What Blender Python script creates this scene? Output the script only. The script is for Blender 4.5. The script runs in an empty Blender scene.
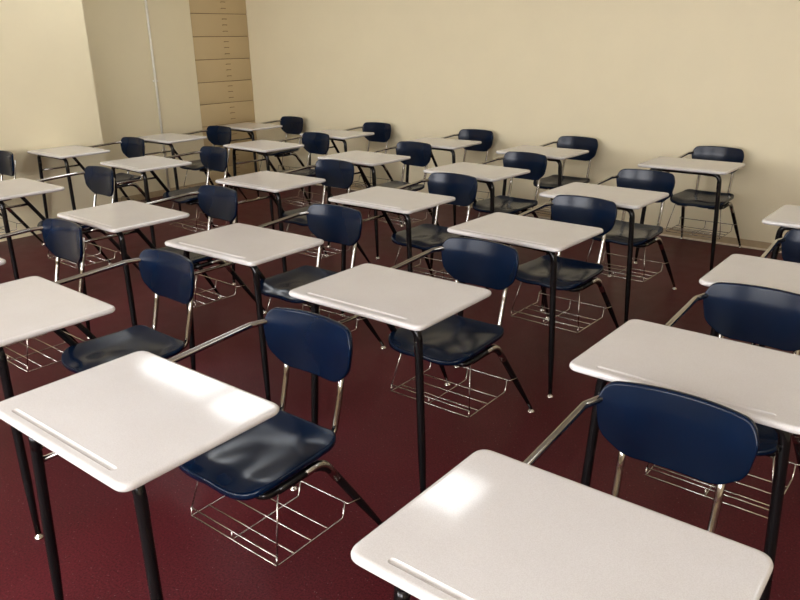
import bpy, bmesh, math, random
from mathutils import Vector, Matrix
random.seed(7)
S = bpy.context.scene
COL = S.collection
PI = math.pi

# ------------------------------------------------------------------ materials
def new_mat(name):
    m = bpy.data.materials.new(name); m.use_nodes = True
    nt = m.node_tree; b = nt.nodes['Principled BSDF']
    return m, nt, b

def coords(nt, scale=1.0):
    tc = nt.nodes.new('ShaderNodeTexCoord'); mp = nt.nodes.new('ShaderNodeMapping')
    nt.links.new(tc.outputs['Object'], mp.inputs['Vector'])
    mp.inputs['Scale'].default_value = (scale,)*3 if not isinstance(scale, tuple) else scale
    return mp.outputs['Vector']

def noise(nt, vec, scale, detail=3, rough=.5):
    n = nt.nodes.new('ShaderNodeTexNoise'); nt.links.new(vec, n.inputs['Vector'])
    n.inputs['Scale'].default_value = scale; n.inputs['Detail'].default_value = detail
    n.inputs['Roughness'].default_value = rough
    return n.outputs['Fac']

def ramp(nt, fac, stops):
    r = nt.nodes.new('ShaderNodeValToRGB'); nt.links.new(fac, r.inputs['Fac'])
    e = r.color_ramp.elements
    while len(e) < len(stops): e.new(.5)
    for k, (pos, c) in enumerate(stops):
        e[k].position = pos; e[k].color = (*c, 1)
    return r.outputs['Color']

def bump(nt, b, h, strength, dist=.001):
    n = nt.nodes.new('ShaderNodeBump'); nt.links.new(h, n.inputs['Height'])
    n.inputs['Strength'].default_value = strength; n.inputs['Distance'].default_value = dist
    nt.links.new(n.outputs['Normal'], b.inputs['Normal'])

def mixc(nt, fac, a, c, mode='MIX'):
    n = nt.nodes.new('ShaderNodeMix'); n.data_type = 'RGBA'; n.blend_type = mode
    if hasattr(fac, 'node'): nt.links.new(fac, n.inputs[0])
    else: n.inputs[0].default_value = fac
    for v, s in ((a, n.inputs[6]), (c, n.inputs[7])):
        if hasattr(v, 'node'): nt.links.new(v, s)
        else: s.default_value = (*v, 1)
    return n.outputs[2]

def plain(name, col, rough=.5, metal=0, var=.06, nscale=30, bmp=0, spec=.5, coat=0):
    m, nt, b = new_mat(name)
    v = coords(nt); f = noise(nt, v, nscale)
    lo = tuple(max(0, c*(1-var)) for c in col); hi = tuple(min(1, c*(1+var)) for c in col)
    nt.links.new(ramp(nt, f, [(.3, lo), (.7, hi)]), b.inputs['Base Color'])
    b.inputs['Roughness'].default_value = rough; b.inputs['Metallic'].default_value = metal
    b.inputs['Specular IOR Level'].default_value = spec
    if coat: b.inputs['Coat Weight'].default_value = coat; b.inputs['Coat Roughness'].default_value = .12
    if bmp: bump(nt, b, noise(nt, v, nscale*8), bmp)
    return m

M = {}
# desktop: pale laminate with very fine grey fleck and a semi-gloss finish
m, nt, b = new_mat('pale_laminate'); v = coords(nt)
base = ramp(nt, noise(nt, v, 420, 2), [(.36, (.62, .595, .585)), (.62, (.68, .66, .655))])
cl = ramp(nt, noise(nt, v, 5, 3), [(.3, (.95, .94, .93)), (.7, (1, 1, 1))])
nt.links.new(mixc(nt, 1, base, cl, 'MULTIPLY'), b.inputs['Base Color'])
b.inputs['Roughness'].default_value = .09
b.inputs['Specular IOR Level'].default_value = .5
bump(nt, b, noise(nt, v, 160, 2), .03, .0004)
M['top'] = m
# navy moulded plastic
m, nt, b = new_mat('navy_plastic'); v = coords(nt)
nt.links.new(ramp(nt, noise(nt, v, 6, 3), [(.3, (.0004, .0052, .0190)), (.75, (.0006, .0075, .0275))]), b.inputs['Base Color'])
b.inputs['Roughness'].default_value = .21
b.inputs['Specular IOR Level'].default_value = .22
bump(nt, b, noise(nt, v, 500, 2), .04, .0003)
M['navy'] = m
M['chrome'] = plain('chrome_tube', (.42, .40, .38), .10, 1, .04, 18)
M['dark'] = plain('dark_metal_tube', (.014, .013, .014), .16, .6, .15, 18)
M['wire'] = plain('basket_wire', (.52, .49, .46), .25, 1, .08, 30)
M['glide'] = plain('chrome_glide', (.75, .72, .68), .12, 1, .03, 30)
M['rubber'] = plain('black_rubber', (.012, .012, .012), .6, 0, .2, 30)
M['bracket'] = plain('black_bracket', (.02, .02, .022), .5, .3, .1, 30)

# floor: burgundy speckled sheet floor, faint square tile joints, semi-gloss
m, nt, b = new_mat('burgundy_floor'); v = coords(nt)
base = ramp(nt, noise(nt, v, 1.3, 4), [(.3, (.068, .0098, .0135)), (.7, (.092, .0128, .0178))])
fine = ramp(nt, noise(nt, v, 140, 3, .7), [(.35, (.55, .55, .55)), (.65, (1.35, 1.3, 1.3))])
c1 = mixc(nt, 1, base, fine, 'MULTIPLY')
vo = nt.nodes.new('ShaderNodeTexVoronoi'); nt.links.new(v, vo.inputs['Vector']); vo.inputs['Scale'].default_value = 95
sp = ramp(nt, vo.outputs['Distance'], [(.10, (1, 1, 1)), (.22, (0, 0, 0))])
gate = ramp(nt, noise(nt, v, 60, 2), [(.56, (0, 0, 0)), (.62, (1, 1, 1))])
spk = mixc(nt, 1, sp, gate, 'MULTIPLY')
c2 = mixc(nt, spk, c1, (.20, .12, .12))
nt.links.new(c2, b.inputs['Base Color'])
nt.links.new(ramp(nt, noise(nt, v, 9, 5), [(.3, (.36,)*3), (.7, (.42,)*3)]), b.inputs['Roughness'])
b.inputs['Specular IOR Level'].default_value = .14
bump(nt, b, noise(nt, v, 220, 3), .25, .0008)
M['floor'] = m

def paint(name, col, rough=.55):
    m, nt, b = new_mat(name); v = coords(nt)
    lo = tuple(c*.98 for c in col); hi = tuple(min(1, c*1.02) for c in col)
    nt.links.new(ramp(nt, noise(nt, v, 2.2, 5, .6), [(.3, lo), (.7, hi)]), b.inputs['Base Color'])
    b.inputs['Roughness'].default_value = rough
    bump(nt, b, noise(nt, v, 180, 3), .2, .0012)
    return m
M['wall'] = paint('cream_wall_paint', (.79, .70, .49))
M['wall2'] = paint('tan_wall_paint', (.70,.55,.32))
M['cab'] = paint('tan_cabinet_paint', (.56, .425, .235), .4)
M['gap'] = plain('dark_seam', (.16, .085, .03), .7)
M['conduit'] = plain('white_enamel', (.86, .83, .74), .35)
M['shoe'] = plain('cream_shoe_moulding', (.70, .60, .45), .45)
M['base'] = plain('tan_baseboard', (.44, .33, .20), .45)
M['ceil'] = paint('white_ceiling', (.75, .72, .66), .8)

def emis(name, col, st):
    m, nt, b = new_mat(name)
    b.inputs['Base Color'].default_value = (*col, 1)
    b.inputs['Emission Color'].default_value = (*col, 1); b.inputs['Emission Strength'].default_value = st
    return m
M['fill_glow'] = emis('fill_panel_glow', (.98, .98, 1), 12.5)  # glow of the added panes behind the camera, fill for the back wall
M['lamp'] = emis('lamp_diffuser', (.95, .98, 1), 6.3)

# ------------------------------------------------------------------ mesh helpers
def link(name, me, mat, parent=None, smooth=True, auto=None):
    me.materials.append(mat)
    if smooth: me.polygons.foreach_set('use_smooth', [True]*len(me.polygons))
    o = bpy.data.objects.new(name, me); COL.objects.link(o)
    if parent: o.parent = parent
    return o

def obj(name, bm, mat, parent=None, smooth=True, sharp=None):
    bmesh.ops.recalc_face_normals(bm, faces=bm.faces)
    if sharp is not None:
        for e in bm.edges:
            if len(e.link_faces) == 2 and e.calc_face_angle(0) > sharp: e.smooth = False
    me = bpy.data.meshes.new(name); bm.to_mesh(me); bm.free()
    return link(name, me, mat, parent, smooth)

def fillet(pts, rad, n=7):
    pts = [Vector(q) for q in pts]
    out = [pts[0]]
    for i in range(1, len(pts)-1):
        a, c, d = pts[i-1], pts[i], pts[i+1]
        u = (a-c); w = (d-c); lu, lw = u.length, w.length; u.normalize(); w.normalize()
        r = rad[i-1] if isinstance(rad, (list, tuple)) else rad
        ang = u.angle(w)
        if ang > PI-.02 or r <= 0: out.append(c); continue
        t = min(r/math.tan(ang/2), lu*.48, lw*.48)
        p0, p1 = c+u*t, c+w*t
        for k in range(n+1):
            s = k/n
            out.append(p0*(1-s)**2 + c*2*s*(1-s) + p1*s*s)
    out.append(pts[-1])
    return out

def tube(bm, pts, r, seg=10, caps=True, radii=None):
    pts = [Vector(q) for q in pts]
    n = len(pts)
    T = []
    for i in range(n):
        t = pts[min(i+1, n-1)] - pts[max(i-1, 0)]
        T.append(t.normalized())
    up = Vector((0, 0, 1)) if abs(T[0].z) < .9 else Vector((1, 0, 0))
    nrm = T[0].cross(up).normalized()
    rings = []
    for i in range(n):
        if i:
            q = T[i-1].rotation_difference(T[i]); nrm = q @ nrm
        nrm = (nrm - T[i]*nrm.dot(T[i])).normalized()
        bi = T[i].cross(nrm)
        rr = radii[i] if radii else r
        rings.append([bm.verts.new(pts[i] + (nrm*math.cos(2*PI*k/seg) + bi*math.sin(2*PI*k/seg))*rr) for k in range(seg)])
    for a, c in zip(rings, rings[1:]):
        for k in range(seg):
            bm.faces.new((a[k], a[(k+1) % seg], c[(k+1) % seg], c[k]))
    if caps:
        bm.faces.new(rings[0][::-1]); bm.faces.new(rings[-1])

def box(bm, lo, hi, bev=0):
    vs = [bm.verts.new((x, y, z)) for x in (lo[0], hi[0]) for y in (lo[1], hi[1]) for z in (lo[2], hi[2])]
    fs = [bm.faces.new([vs[i] for i in f]) for f in ((0,1,3,2),(4,6,7,5),(0,4,5,1),(2,3,7,6),(0,2,6,4),(1,5,7,3))]
    if bev:
        es = list({e for f in fs for e in f.edges})
        bmesh.ops.bevel(bm, geom=es, offset=bev, segments=2, profile=.5, affect='EDGES')

def lathe(bm, prof, c, seg=16):
    rings = []
    for r, z in prof:
        rings.append([bm.verts.new((c[0]+r*math.cos(2*PI*k/seg), c[1]+r*math.sin(2*PI*k/seg), c[2]+z)) for k in range(seg)])
    for a, d in zip(rings, rings[1:]):
        for k in range(seg): bm.faces.new((a[k], a[(k+1) % seg], d[(k+1) % seg], d[k]))
    bm.faces.new(rings[0][::-1]); bm.faces.new(rings[-1])

def round_outline(ctrl, rad, n=8):
    """closed polygon with rounded corners; ctrl = [(x,y)], rad = [r]"""
    out = []; N = len(ctrl)
    for i in range(N):
        a, c, d = Vector(ctrl[i-1]), Vector(ctrl[i]), Vector(ctrl[(i+1) % N])
        u, w = (a-c), (d-c); lu, lw = u.length, w.length; u.normalize(); w.normalize()
        ang = u.angle(w); t = min(rad[i]/math.tan(ang/2), lu*.49, lw*.49)
        for k in range(n+1):
            s = k/n
            out.append((c+u*t)*(1-s)**2 + c*2*s*(1-s) + (c+w*t)*s*s)
    # resample the straight runs
    res = []
    for i in range(len(out)):
        a, d = out[i], out[(i+1) % len(out)]
        L = (d-a).length; k = max(1, int(L/.02))
        for j in range(k): res.append(a.lerp(d, j/k))
    return res

def shell(bm, outline, centre, place, top_rings, edge, inset_rings):
    """shell made of concentric rings. place(x,y,off,h) -> Vector; edge = [(grow, drop)]"""
    C = Vector(centre)
    def ring(s, grow, drop, under):
        vs = []
        N = len(outline)
        for i, q in enumerate(outline):
            t = (outline[(i+1) % N]-outline[i-1]).normalized(); nn = Vector((t.y, -t.x))
            if nn.dot(q-C) < 0: nn = -nn
            x = C + (q-C)*s + nn*grow
            vs.append(bm.verts.new(place(x.x, x.y, drop)))
        return vs
    rings = []
    for s in top_rings: rings.append(ring(s, 0, 0, False))
    for g, d in edge: rings.append(ring(1, g, d, False))
    dl = edge[-1][1]
    for s in inset_rings: rings.append(ring(s[0], 0, s[1], True))
    N = len(outline)
    for a, d in zip(rings, rings[1:]):
        for k in range(N): bm.faces.new((a[k], a[(k+1) % N], d[(k+1) % N], d[k]))
    c0 = bm.verts.new(place(C.x, C.y, 0)); c1 = bm.verts.new(place(C.x, C.y, inset_rings[-1][1]))
    for k in range(N):
        bm.faces.new((c0, rings[0][k], rings[0][(k+1) % N])); bm.faces.new((c1, rings[-1][(k+1) % N], rings[-1][k]))

def sstep(a, b, x):
    t = max(0, min(1, (x-a)/(b-a))); return t*t*(3-2*t)

# ------------------------------------------------------------------ the desk (local: x = sitter's right, y = the way the sitter faces)
HW, HD, ZT = .315, .2334, .7625
def make_desktop(parent):
    bm = bmesh.new()
    t = .021
    ol = round_outline([(-HW, -HD), (HW, -HD), (HW, HD), (-HW, HD)], [.038]*4, 8)
    N = len(ol)
    prof = [(-.012, 0), (-.006, -.0006), (-.0022, -.003), (0, -.0075), (0, -.0135), (-.003, -.018), (-.009, -t)]
    rings = []
    for g, dz in prof:
        r = []
        for i, q in enumerate(ol):
            tt = (ol[(i+1) % N]-ol[i-1]).normalized(); nn = Vector((tt.y, -tt.x))
            x = q+nn*g
            r.append(bm.verts.new((x.x, x.y, ZT+dz)))
        rings.append(r)
    for a, d in zip(rings, rings[1:]):
        for k in range(N): bm.faces.new((a[k], a[(k+1) % N], d[(k+1) % N], d[k]))
    bm.faces.new(rings[-1])
    # pencil groove along the front edge
    gy, gl, gw = HD-.034, .235, .0085
    go = []
    for k in range(9): a = -PI/2+PI*k/8; go.append((gl-gw+gw*math.cos(a), gw*math.sin(a)))
    for k in range(9): a = PI/2+PI*k/8; go.append((-gl+gw+gw*math.cos(a), gw*math.sin(a)))
    def gr(s, dz):
        r = []
        for x, y in go:
            cx = (gl-gw) if x > 0 else -(gl-gw)
            r.append(bm.verts.new((cx+(x-cx)*s, gy+y*s, ZT+dz)))
        return r
    g = [gr(1, 0), gr(.82, -.0012), gr(.5, -.0032), gr(.15, -.004)]
    for a, d in zip(g, g[1:]):
        for k in range(len(go)): bm.faces.new((a[k], a[(k+1) % len(go)], d[(k+1) % len(go)], d[k]))
    bm.faces.new(g[-1])
    es = [bm.edges.get((r[k], r[(k+1) % len(r)])) for r in (rings[0], g[0]) for k in range(len(r))]
    for e in es: e.smooth = False
    bmesh.ops.triangle_fill(bm, use_beauty=True, edges=es, normal=(0, 0, 1))
    return obj('desktop', bm, M['top'], parent, True, sharp=.9)

XR, XF = .255, .284        # front legs: x at the top and at the floor
YF = .170
def foot(parent, x, y):
    bm = bmesh.new()
    lathe(bm, [(.0145, 0), (.0165, .003), (.0165, .007), (.011, .012), (.0065, .015), (.0065, .026)], (x, y, 0), 14)
    return obj('foot_glide', bm, M['glide'], parent)

def leg_pts(pts, rad, r_top, r_bot, z_taper=.16):
    P = fillet(pts, rad)
    # subdivide the last run so that it can taper
    last = P[-2]; end = P[-1]; P = P[:-1]
    for k in range(1, 7): P.append(last.lerp(end, k/6))
    R = [r_bot + (r_top-r_bot)*sstep(0, z_taper, q.z-.02) for q in P]
    return P, R

def make_desk():
    root = bpy.data.objects.new('school_desk', None); COL.objects.link(root)
    root.empty_display_size = .2
    make_desktop(root)
    zc = ZT-.021-.0135
    # inverted U under the front edge: a crossbar and two legs that carry the bends
    bm = bmesh.new(); tube(bm, [(-.17, YF-.01, zc), (.17, YF-.01, zc)], .0130, 12)
    obj('crossbar', bm, M['dark'], root)
    for s in (1, -1):
        x0, x1 = (.232, .274) if s > 0 else (XR, XF)
        bm = bmesh.new()
        P, R = leg_pts([(s*.15, YF-.01, zc), (s*x0, YF-.008, zc), (s*x1, YF+.006, .02)], .058, .0148, .0095, .22)
        tube(bm, P, 0, 14, True, R)
        lg = obj('leg', bm, M['dark'], root)
        foot(lg, s*x1, YF+.006)
        bm = bmesh.new(); tube(bm, [(s*(x0+.001), YF-.0075, zc-.052), (s*(x0+.003), YF-.0072, zc-.1)], .0153, 14)
        obj('collar', bm, M['dark'], lg)
    # slanting strut on the sitter's right, from under the top down to the seat, then the seat rails and the rear legs
    for s in (1, -1):
        bm = bmesh.new()
        xs = .190 if s > 0 else -.170
        xf = .250 if s > 0 else -.222
        zr = .405
        P, R = leg_pts([(xs, -.31, zr), (xs, -.500, zr+.002), (xf, -.745, .02)], .12, .0140, .0080, .20)
        tube(bm, P, 0, 14, True, R)
        lg = obj('leg', bm, M['dark'], root)
        foot(lg, xf, -.745)
        bm = bmesh.new()      # bright bend sleeve
        Q = fillet([(xs, -.42, zr+.001), (xs, -.500, zr+.002), (xs+(xf-xs)*.2, -.500-.245*.2, zr-.39*.2)], .12)
        tube(bm, Q, .0148, 14)
        obj('bend', bm, M['chrome'], lg)
        if s > 0:
            bm = bmesh.new()
            P = fillet([(.219, .03, zc), (.219, -.105, zc), (.219, -.295, .446), (xs, -.345, zr), (xs, -.42, zr)], [.05, .05, .02])
            tube(bm, P, .0135, 12); obj('strut', bm, M['dark'], root)
        else:
            bm = bmesh.new()
            tube(bm, fillet([(xs+.06, -.255, zr+.001), (xs, -.262, zr+.002), (xs, -.42, zr)], .04), .0125, 12); obj('seat_rail', bm, M['dark'], root)
    bm = bmesh.new(); tube(bm, [(.241, YF-.004, .588), (.219, -.192, .588)], .0085, 10)
    obj('brace', bm, M['chrome'], root)
    # cross members and mounting plates under the seat
    for y in (-.30, -.455):
        bm = bmesh.new(); tube(bm, [(-.165, y, .405), (.185, y, .405)], .011, 10)
        obj('seat_crossbar', bm, M['dark'], root)
    for x0, x1 in ((-.150, -.075), (.085, .165)):
        for y0, y1 in ((-.345, -.265),):
            bm = bmesh.new(); box(bm, (x0, y0, .388), (x1, y1, .416), .003)
            obj('seat_bracket', bm, M['bracket'], root, True, .6)
    # back posts
    for s in (1, -1):
        x = .135 if s > 0 else -.112
        bm = bmesh.new()
        P = fillet([(x*.86, -.42, .414), (x, -.614, .424), (x*1.02, -.649, .56), (x*1.0, -.684, .735)], [.05, .2])
        tube(bm, P, .0108, 12); obj('back_post', bm, M['chrome'], root)
    # arm rail from under the desktop to behind the backrest
    bm = bmesh.new()
    P = fillet([(.205, .05, zc+.001), (.205, -.12, zc+.003), (.221, -.580, .748), (.196, -.662, .748), (.125, -.690, .748)], [.1, .045, .03])
    tube(bm, P, .0105, 12); obj('arm_rail', bm, M['chrome'], root)
    # seat
    def seat_place(x, y, off):
        u = x/.2; z = .449
        fr = sstep(-.27, -.185, y); z -= .016*fr*fr
        z += .008*sstep(.09, .21, abs(x))*(1-sstep(-.27, -.2, y)*.6)
        z -= .006*math.exp(-((abs(x)-.085)/.055)**2)*sstep(-.44, -.30, y)
        z -= .009*math.exp(-(x/.13)**2)*math.exp(-((y+.43)/.09)**2)
        z += .014*sstep(-.50, -.60, y)
        return Vector((x+.014, y-.010, z+off))
    ol = round_outline([(-.206, -.200), (.206, -.200), (.186, -.578), (-.186, -.578)], [.085, .085, .07, .07], 9)
    # front edge bows forward a little
    ol = [Vector((q.x, q.y + .012*(1-(q.x/.2)**2)*(1 if q.y > -.3 else 0))) for q in ol]
    bm = bmesh.new()
    shell(bm, ol, (0, -.39), seat_place, [.06, .14, .24, .34, .44, .54, .64, .73, .81, .88, .93, .965, .985, 1],
          [(.003, -.0015), (.005, -.005), (.0055, -.011), (.0045, -.019), (.001, -.021)], [(.975, -.018), (.95, -.008), (.85, -.0065), (.6, -.0065), (.3, -.0065)])
    obj('seat', bm, M['navy'], root)
    # backrest, concave to the front, the upper third leaning back
    def back_place(x, z, off):
        y = -.650 + .036*(abs(x)/.2)**2.2 - .10*(z-.62) - .07*max(0, z-.745)
        return Vector((x+.012, y+off, z))
    ctrl = [(-.177, .794), (.177, .794), (.196, .744), (.180, .658), (.115, .605), (-.115, .605), (-.180, .658), (-.196, .744)]
    ol = round_outline(ctrl, [.034, .034, .07, .07, .10, .10, .07, .07], 6)
    ol = [Vector((q.x, q.y + (.006*(1-(q.x/.17)**2) if q.y > .784 else 0))) for q in ol]
    bm = bmesh.new()
    shell(bm, ol, (0, .70), back_place, [.06, .14, .24, .34, .44, .54, .64, .73, .81, .88, .93, .965, .985, 1],
          [(.003, -.0012), (.0045, -.004), (.005, -.009), (.004, -.016), (.001, -.018)], [(.97, -.015), (.94, -.008), (.8, -.007), (.5, -.007), (.2, -.007)])
    obj('backrest', bm, M['navy'], root)
    # wire book basket
    w = .0028
    bm = bmesh.new()
    def wire(pts, rad=.008): tube(bm, fillet(pts, rad, 3), w, 6)
    xa, xb, yf, yb, zb, zt = -.188, .222, -.270, -.570, .172, .222
    wire([(xa, yf, zt-.022), (xb, yf, zt-.022)]); wire([(xa, yf+.004, zb), (xb, yf+.004, zb)])
    wire([(-.208, -.622, zt-.002), (-.20, yb-.004, zt), (.228, yb-.004, zt), (.236, -.622, zt-.002)])
    for x in (xa, (xa+xb)/2, xb):
        wire([(x, yf, zt-.020), (x, yf+.004, zb-.001), (x, yb+.012, zb-.001), (x, yb, zt)])
    for y in (-.335, -.41, -.485): wire([(xa, y, zb+.003), (xb, y, zb+.003)])
    for s, x in ((1, xb), (-1, xa)):
        wire([(x, yf, zt-.022), (x-s*.035, -.325, .402)])
    obj('book_basket', bm, M['wire'], root)
    return root

proto = make_desk()
def copy_tree(o, parent=None):
    c = o.copy(); COL.objects.link(c)
    if parent: c.parent = parent
    for ch in o.children: copy_tree(ch, c)
    return c

DESKS = {
    'A': (-0.6946, 1.6982, 2.4694, 'foreground left desk whose navy seat and wire basket are in full view'),
    'C': (-0.0388, 2.5841, 2.467, 'centre desk of the room, behind the chair of the foreground left desk'),
    'E': (0.6169, 3.4894, 2.4307, 'desk right of centre, standing right behind the chair of the centre desk'),
    'R1': (0.8626, 1.8872, 2.4467, 'large desk cut by the right edge, behind the chair of the bottom desk'),
    'D': (0.2793, 1.0938, 2.4635, 'nearest desk at the bottom, its pale top cut off by the lower edge'),
    'L': (-1.3981, 2.4856, 2.4394, 'desk at the left edge beside the foreground left desk, top partly out of view'),
    'P': (-1.5281, 3.9869, 2.4276, 'desk well left of centre, behind and right of the blue chair at the left edge'),
    'B': (-0.7318, 3.3506, 2.4796, 'desk left of centre, the nearest one on the far side of the centre desk'),
    'Q': (-0.0398, 4.2901, 2.4532, 'desk near the middle, standing behind the chair of the desk left of centre'),
    'F': (1.2254, 4.3105, 2.4306, 'desk right of centre in the second row from the back wall'),
    'G': (2.1265, 5.3052, 2.447, 'rightmost desk against the back wall, its basket in front of the baseboard'),
    'H': (1.5248, 2.6267, 2.4585, 'right edge desk behind the large right-hand desk, its top half out of view'),
    'I': (2.2051, 3.5498, 2.4389, 'farthest desk at the right edge, only one corner of its top in view'),
    'A1': (-2.5833, 4.8404, 2.4416, 'left edge desk in front of the bare pale wall, its top half in view'),
    'T': (-2.9273, 6.594, 2.4517, 'desk closest to the pale left wall, its open frame against the paint'),
    'M': (-1.9957, 5.8382, 2.4005, 'desk between the desk by the pale wall and the second-row cabinet desk'),
    'N': (-0.8674, 4.9629, 2.4573, 'desk left of centre, one place in front of the second row from the back'),
    'W': (-1.2178, 6.7476, 2.398, 'desk in second row from the back, in front of the corner cabinet'),
    'V': (-1.655, 8.381, 2.4304, 'desk in the far corner right beside the tan cabinet'),
    'U': (-2.2812, 7.4528, 2.4905, 'desk by the left wall under the white conduit'),
    'X': (-0.6068, 7.5308, 2.4707, 'second desk from the far corner along the back wall'),
    'Y': (-0.2703, 5.9191, 2.4245, 'desk in the second row from the back, third from the left wall'),
    'Z': (0.3868, 6.7254, 2.4897, 'middle desk of the row along the back wall'),
    'AA': (0.5595, 5.2016, 2.3978, 'desk in the second row from the back, fourth from the left wall'),
    'AB': (1.1925, 6.0723, 2.4377, 'second desk from the right along the back wall'),
    'L2': (-2.108, 3.115, 2.45, 'desk beyond the left edge, with only its navy chair back and arm rail showing'),
    'L3': (-3.763, 5.787, 2.44, 'far left desk mostly out of view, its navy chair back cut by the left edge'),
}
GRP = 'student desks standing in rows'
for i, (k, (x, y, th, lab)) in enumerate(DESKS.items()):
    DESKS[k] = (x, y, th, lab)
items = list(DESKS.values())
roots = [proto] + [copy_tree(proto) for _ in items[1:]]
for o, (x, y, th, lab) in zip(roots, items):
    o.location = (x, y, 0); o.rotation_euler = (0, 0, th)
    o['label'] = lab; o['category'] = 'desk'; o['group'] = GRP

# ------------------------------------------------------------------ the room (a = along the back wall, d = distance in front of it)
NV = Vector((.62971948, .77682261)); MV = Vector((-.77682261, .62971948)); WO = 6.236
def P(a, d, z=0):
    q = NV*(WO-d) + MV*a
    return Vector((q.x, q.y, z))
RM = Matrix(((MV.x, -NV.x, 0, NV.x*WO), (MV.y, -NV.y, 0, NV.y*WO), (0, 0, 1, 0), (0, 0, 0, 1)))   # room coords (a, d, z) -> world
def rbox(bm, a0, a1, d0, d1, z0, z1, bev=0): box(bm, (a0, d0, z0), (a1, d1, z1), bev)
def room(name, bm, mat, parent=None, smooth=False, kind='structure', sharp=None):
    o = obj(name, bm, mat, parent, smooth, sharp)
    if parent is None: o.matrix_world = RM
    if kind: o['kind'] = kind
    return o
A0, A1, D1, ZC = -2.6, 7.34, 8.6, 2.9
bm = bmesh.new(); rbox(bm, A0-.2, A1+.4, -.2, D1+.2, -.1, 0); room('floor', bm, M['floor'])
bm = bmesh.new(); rbox(bm, A0-.2, A1+.4, -.2, D1+.2, ZC, ZC+.1); room('ceiling', bm, M['ceil'])
bm = bmesh.new(); rbox(bm, A0-.2, A1+.4, -.2, 0, 0, ZC); room('wall_back', bm, M['wall'])
bm = bmesh.new(); rbox(bm, A1, A1+.2, .83, D1, 0, ZC); rbox(bm, A1, A1+.2, 0, .83, 2.22, ZC); rbox(bm, A1+.2, A1+.4, 0, .83, 0, ZC)
rbox(bm, A1-.58, A1, 2.43, D1, 0, ZC); room('wall_left', bm, M['wall'])
bm = bmesh.new(); rbox(bm, A0-.2, A0, 0, D1, 0, ZC); room('wall_right', bm, M['wall'])
FILL_PANELS = [(-1.6, .2), (.9, 2.7), (3.4, 5.2)]  # made-up openings in the unseen front wall, cut for fill light
bm = bmesh.new()
rbox(bm, A0-.2, A1+.4, D1, D1+.2, 0, .95); rbox(bm, A0-.2, A1+.4, D1, D1+.2, 2.45, ZC)
ed = [A0-.2] + [v for w_ in FILL_PANELS for v in w_] + [A1+.4]
for k in range(0, len(ed), 2): rbox(bm, ed[k], ed[k+1], D1, D1+.2, .95, 2.45)
room('wall_front', bm, M['wall'])
for k, (w0, w1) in enumerate(FILL_PANELS):
    bm = bmesh.new(); rbox(bm, w0, w1, D1+.10, D1+.11, .95, 2.45); wi = room('fill_panel_%d' % (k+1), bm, M['fill_glow'])  # emissive pane added out of view to brighten the walls
    bm = bmesh.new(); mid = (w0+w1)/2
    for a_, b_ in ((w0, w0+.05), (mid-.025, mid+.025), (w1-.05, w1)): rbox(bm, a_, b_, D1+.06, D1+.10, .95, 2.45)
    for a_, b_ in ((.95, 1.0), (2.40, 2.45)): rbox(bm, w0, w1, D1+.06, D1+.10, a_, b_)
    obj('fill_panel_frame', bm, M['conduit'], wi, False)
bm = bmesh.new(); rbox(bm, A0, A1, 0, .008, 0, .068, .002); b0 = room('baseboard_back', bm, M['base'])
bm = bmesh.new(); rbox(bm, A0, A1, .008, .014, 0, .016, .002)
s = room('shoe_moulding', bm, M['shoe'], None); s.parent = b0; s.matrix_parent_inverse = RM.inverted(); s['kind'] = 'structure'; s.name = 'trim_1'
bm = bmesh.new(); rbox(bm, A1-.010, A1, .86, 2.43, 0, .068, .002); room('baseboard_left', bm, M['base'])

# built-in cabinet in the far corner: stacked drawer fronts with a column of small pulls
cab = bpy.data.objects.new('storage_cabinet', None); COL.objects.link(cab); cab.matrix_world = RM @ Matrix.Translation((A1+.03, .415, 0))
cab['label'] = 'tall tan built-in cabinet with stacked drawer fronts in the far corner'; cab['category'] = 'cabinet'
def cpart(name, bm, mat, parent=cab, sharp=.6): return obj(name, bm, mat, parent, True, sharp)
bm = bmesh.new(); rbox(bm, .0, .16, -.413, .413, 0, 2.215); cpart('cabinet_body', bm, M['gap'])
zz = [.0, .20, .45, .705, .957, 1.205, 1.458, 1.71, 1.96, 2.21]
for z0, z1 in zip(zz, zz[1:]):
    bm = bmesh.new(); rbox(bm, -.016, .002, -.411, .409, z0+.003, z1-.003, .002)
    dr = cpart('drawer', bm, M['cab'])
    zm = (z0+z1)/2
    for dz in (-.07, 0, .065):
        bm = bmesh.new()
        tube(bm, fillet([(-.014, -.095, zm+dz), (-.026, -.092, zm+dz+.004), (-.026, -.035, zm+dz+.004), (-.014, -.032, zm+dz)], .006, 3), .003, 6)
        h = obj('pull', bm, M['gap'], dr)
# vertical white conduit on the left wall
bm = bmesh.new(); tube(bm, [(0, 0, 0), (0, 0, ZC)], .013, 12)
for z in (.5, 1.25, 2.1): box(bm, (-.004, -.028, z), (.015, .028, z+.02), .002)
cd = obj('wall_conduit', bm, M['conduit']); cd.matrix_world = RM @ Matrix.Translation((A1-.015, 1.39, 0))
cd['label'] = 'thin white vertical conduit running up the tan left wall'; cd['category'] = 'pipe'

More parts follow.
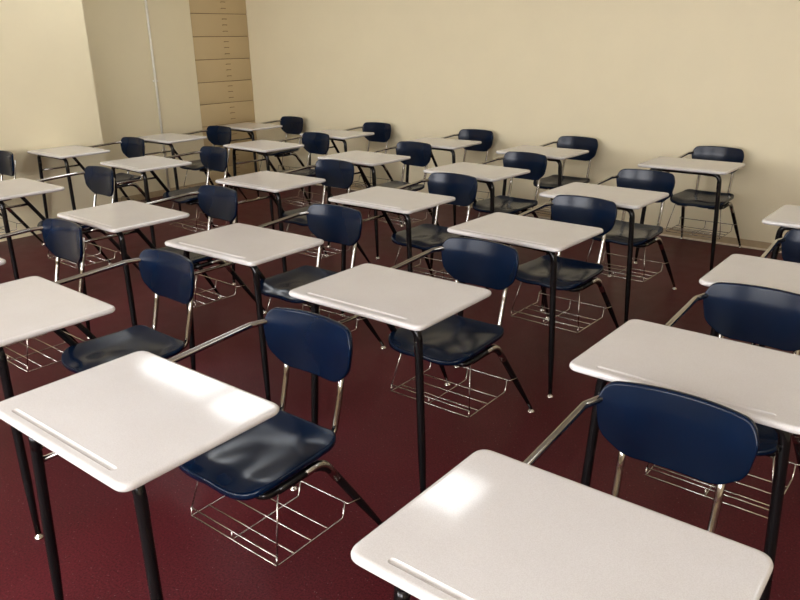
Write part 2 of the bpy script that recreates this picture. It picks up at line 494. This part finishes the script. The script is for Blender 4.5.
# ceiling lights: one row of recessed panels over the middle of the room, plus two unseen panels added as fill
def ceiling_light(a, d, la, ld, lab, mat='lamp'):
    r = bpy.data.objects.new('ceiling_light', None); COL.objects.link(r)
    r.matrix_world = RM @ Matrix.Translation((a, d, ZC))
    r['label'] = lab; r['category'] = 'ceiling light'; r['group'] = 'recessed ceiling lights'
    bm = bmesh.new(); t = .025
    box(bm, (-la/2-t, -ld/2-t, -.012), (la/2+t, -ld/2, 0)); box(bm, (-la/2-t, ld/2, -.012), (la/2+t, ld/2+t, 0))
    box(bm, (-la/2-t, -ld/2, -.012), (-la/2, ld/2, 0)); box(bm, (la/2, -ld/2, -.012), (la/2+t, ld/2, 0))
    obj('light_frame', bm, M['conduit'], r, False)
    bm = bmesh.new(); box(bm, (-la/2, -ld/2, -.008), (la/2, ld/2, -.001)); obj('diffuser', bm, M[mat], r, False)
for a, d, la, ld, lab in [
    (5.70, 2.46, 1.05, .6, 'long recessed ceiling light over the left rows'),
    (4.72, 2.62, .45, .5, 'square recessed ceiling light over the middle rows'),
    (2.56, 2.60, .48, .45, 'square recessed ceiling light over the right rows'),
    (-1.3, 2.2, 1.2, .6, 'added out-of-view fill light, a long ceiling panel in the back right of the room'),  # added to lift the back right, placed clear of desktop reflections
    (2.2, 7.0, 1.2, .6, 'added out-of-view fill light, a long ceiling panel near the front wall')]:  # added behind the camera as general fill
    ceiling_light(a, d, la, ld, lab)

w = bpy.data.worlds.new('World'); S.world = w; w.use_nodes = True
w.node_tree.nodes['Background'].inputs[0].default_value = (.5, .45, .4, 1)
w.node_tree.nodes['Background'].inputs[1].default_value = .1

# ------------------------------------------------------------------ camera
f_px, pitch, roll, h = 731.043, .34261057, .01770062, 1.64562135
X = Vector((1, 0, 0)); U = Vector((0, math.sin(pitch), math.cos(pitch))); F = Vector((0, math.cos(pitch), -math.sin(pitch)))
c, s_ = math.cos(roll), math.sin(roll)
R_, U_ = X*c - U*s_, X*s_ + U*c
cam = bpy.data.cameras.new('camera'); co = bpy.data.objects.new('camera', cam); COL.objects.link(co)
co.matrix_world = Matrix(((R_.x, U_.x, -F.x, 0), (R_.y, U_.y, -F.y, 0), (R_.z, U_.z, -F.z, h), (0, 0, 0, 1)))
cam.sensor_width = 36; cam.lens = 36*f_px/800; cam.clip_start = .05
S.camera = co
S.view_settings.view_transform = 'Standard'; S.view_settings.look = 'None'
S.view_settings.exposure = 0.34; S.view_settings.gamma = 1; S.view_settings.use_curve_mapping = False
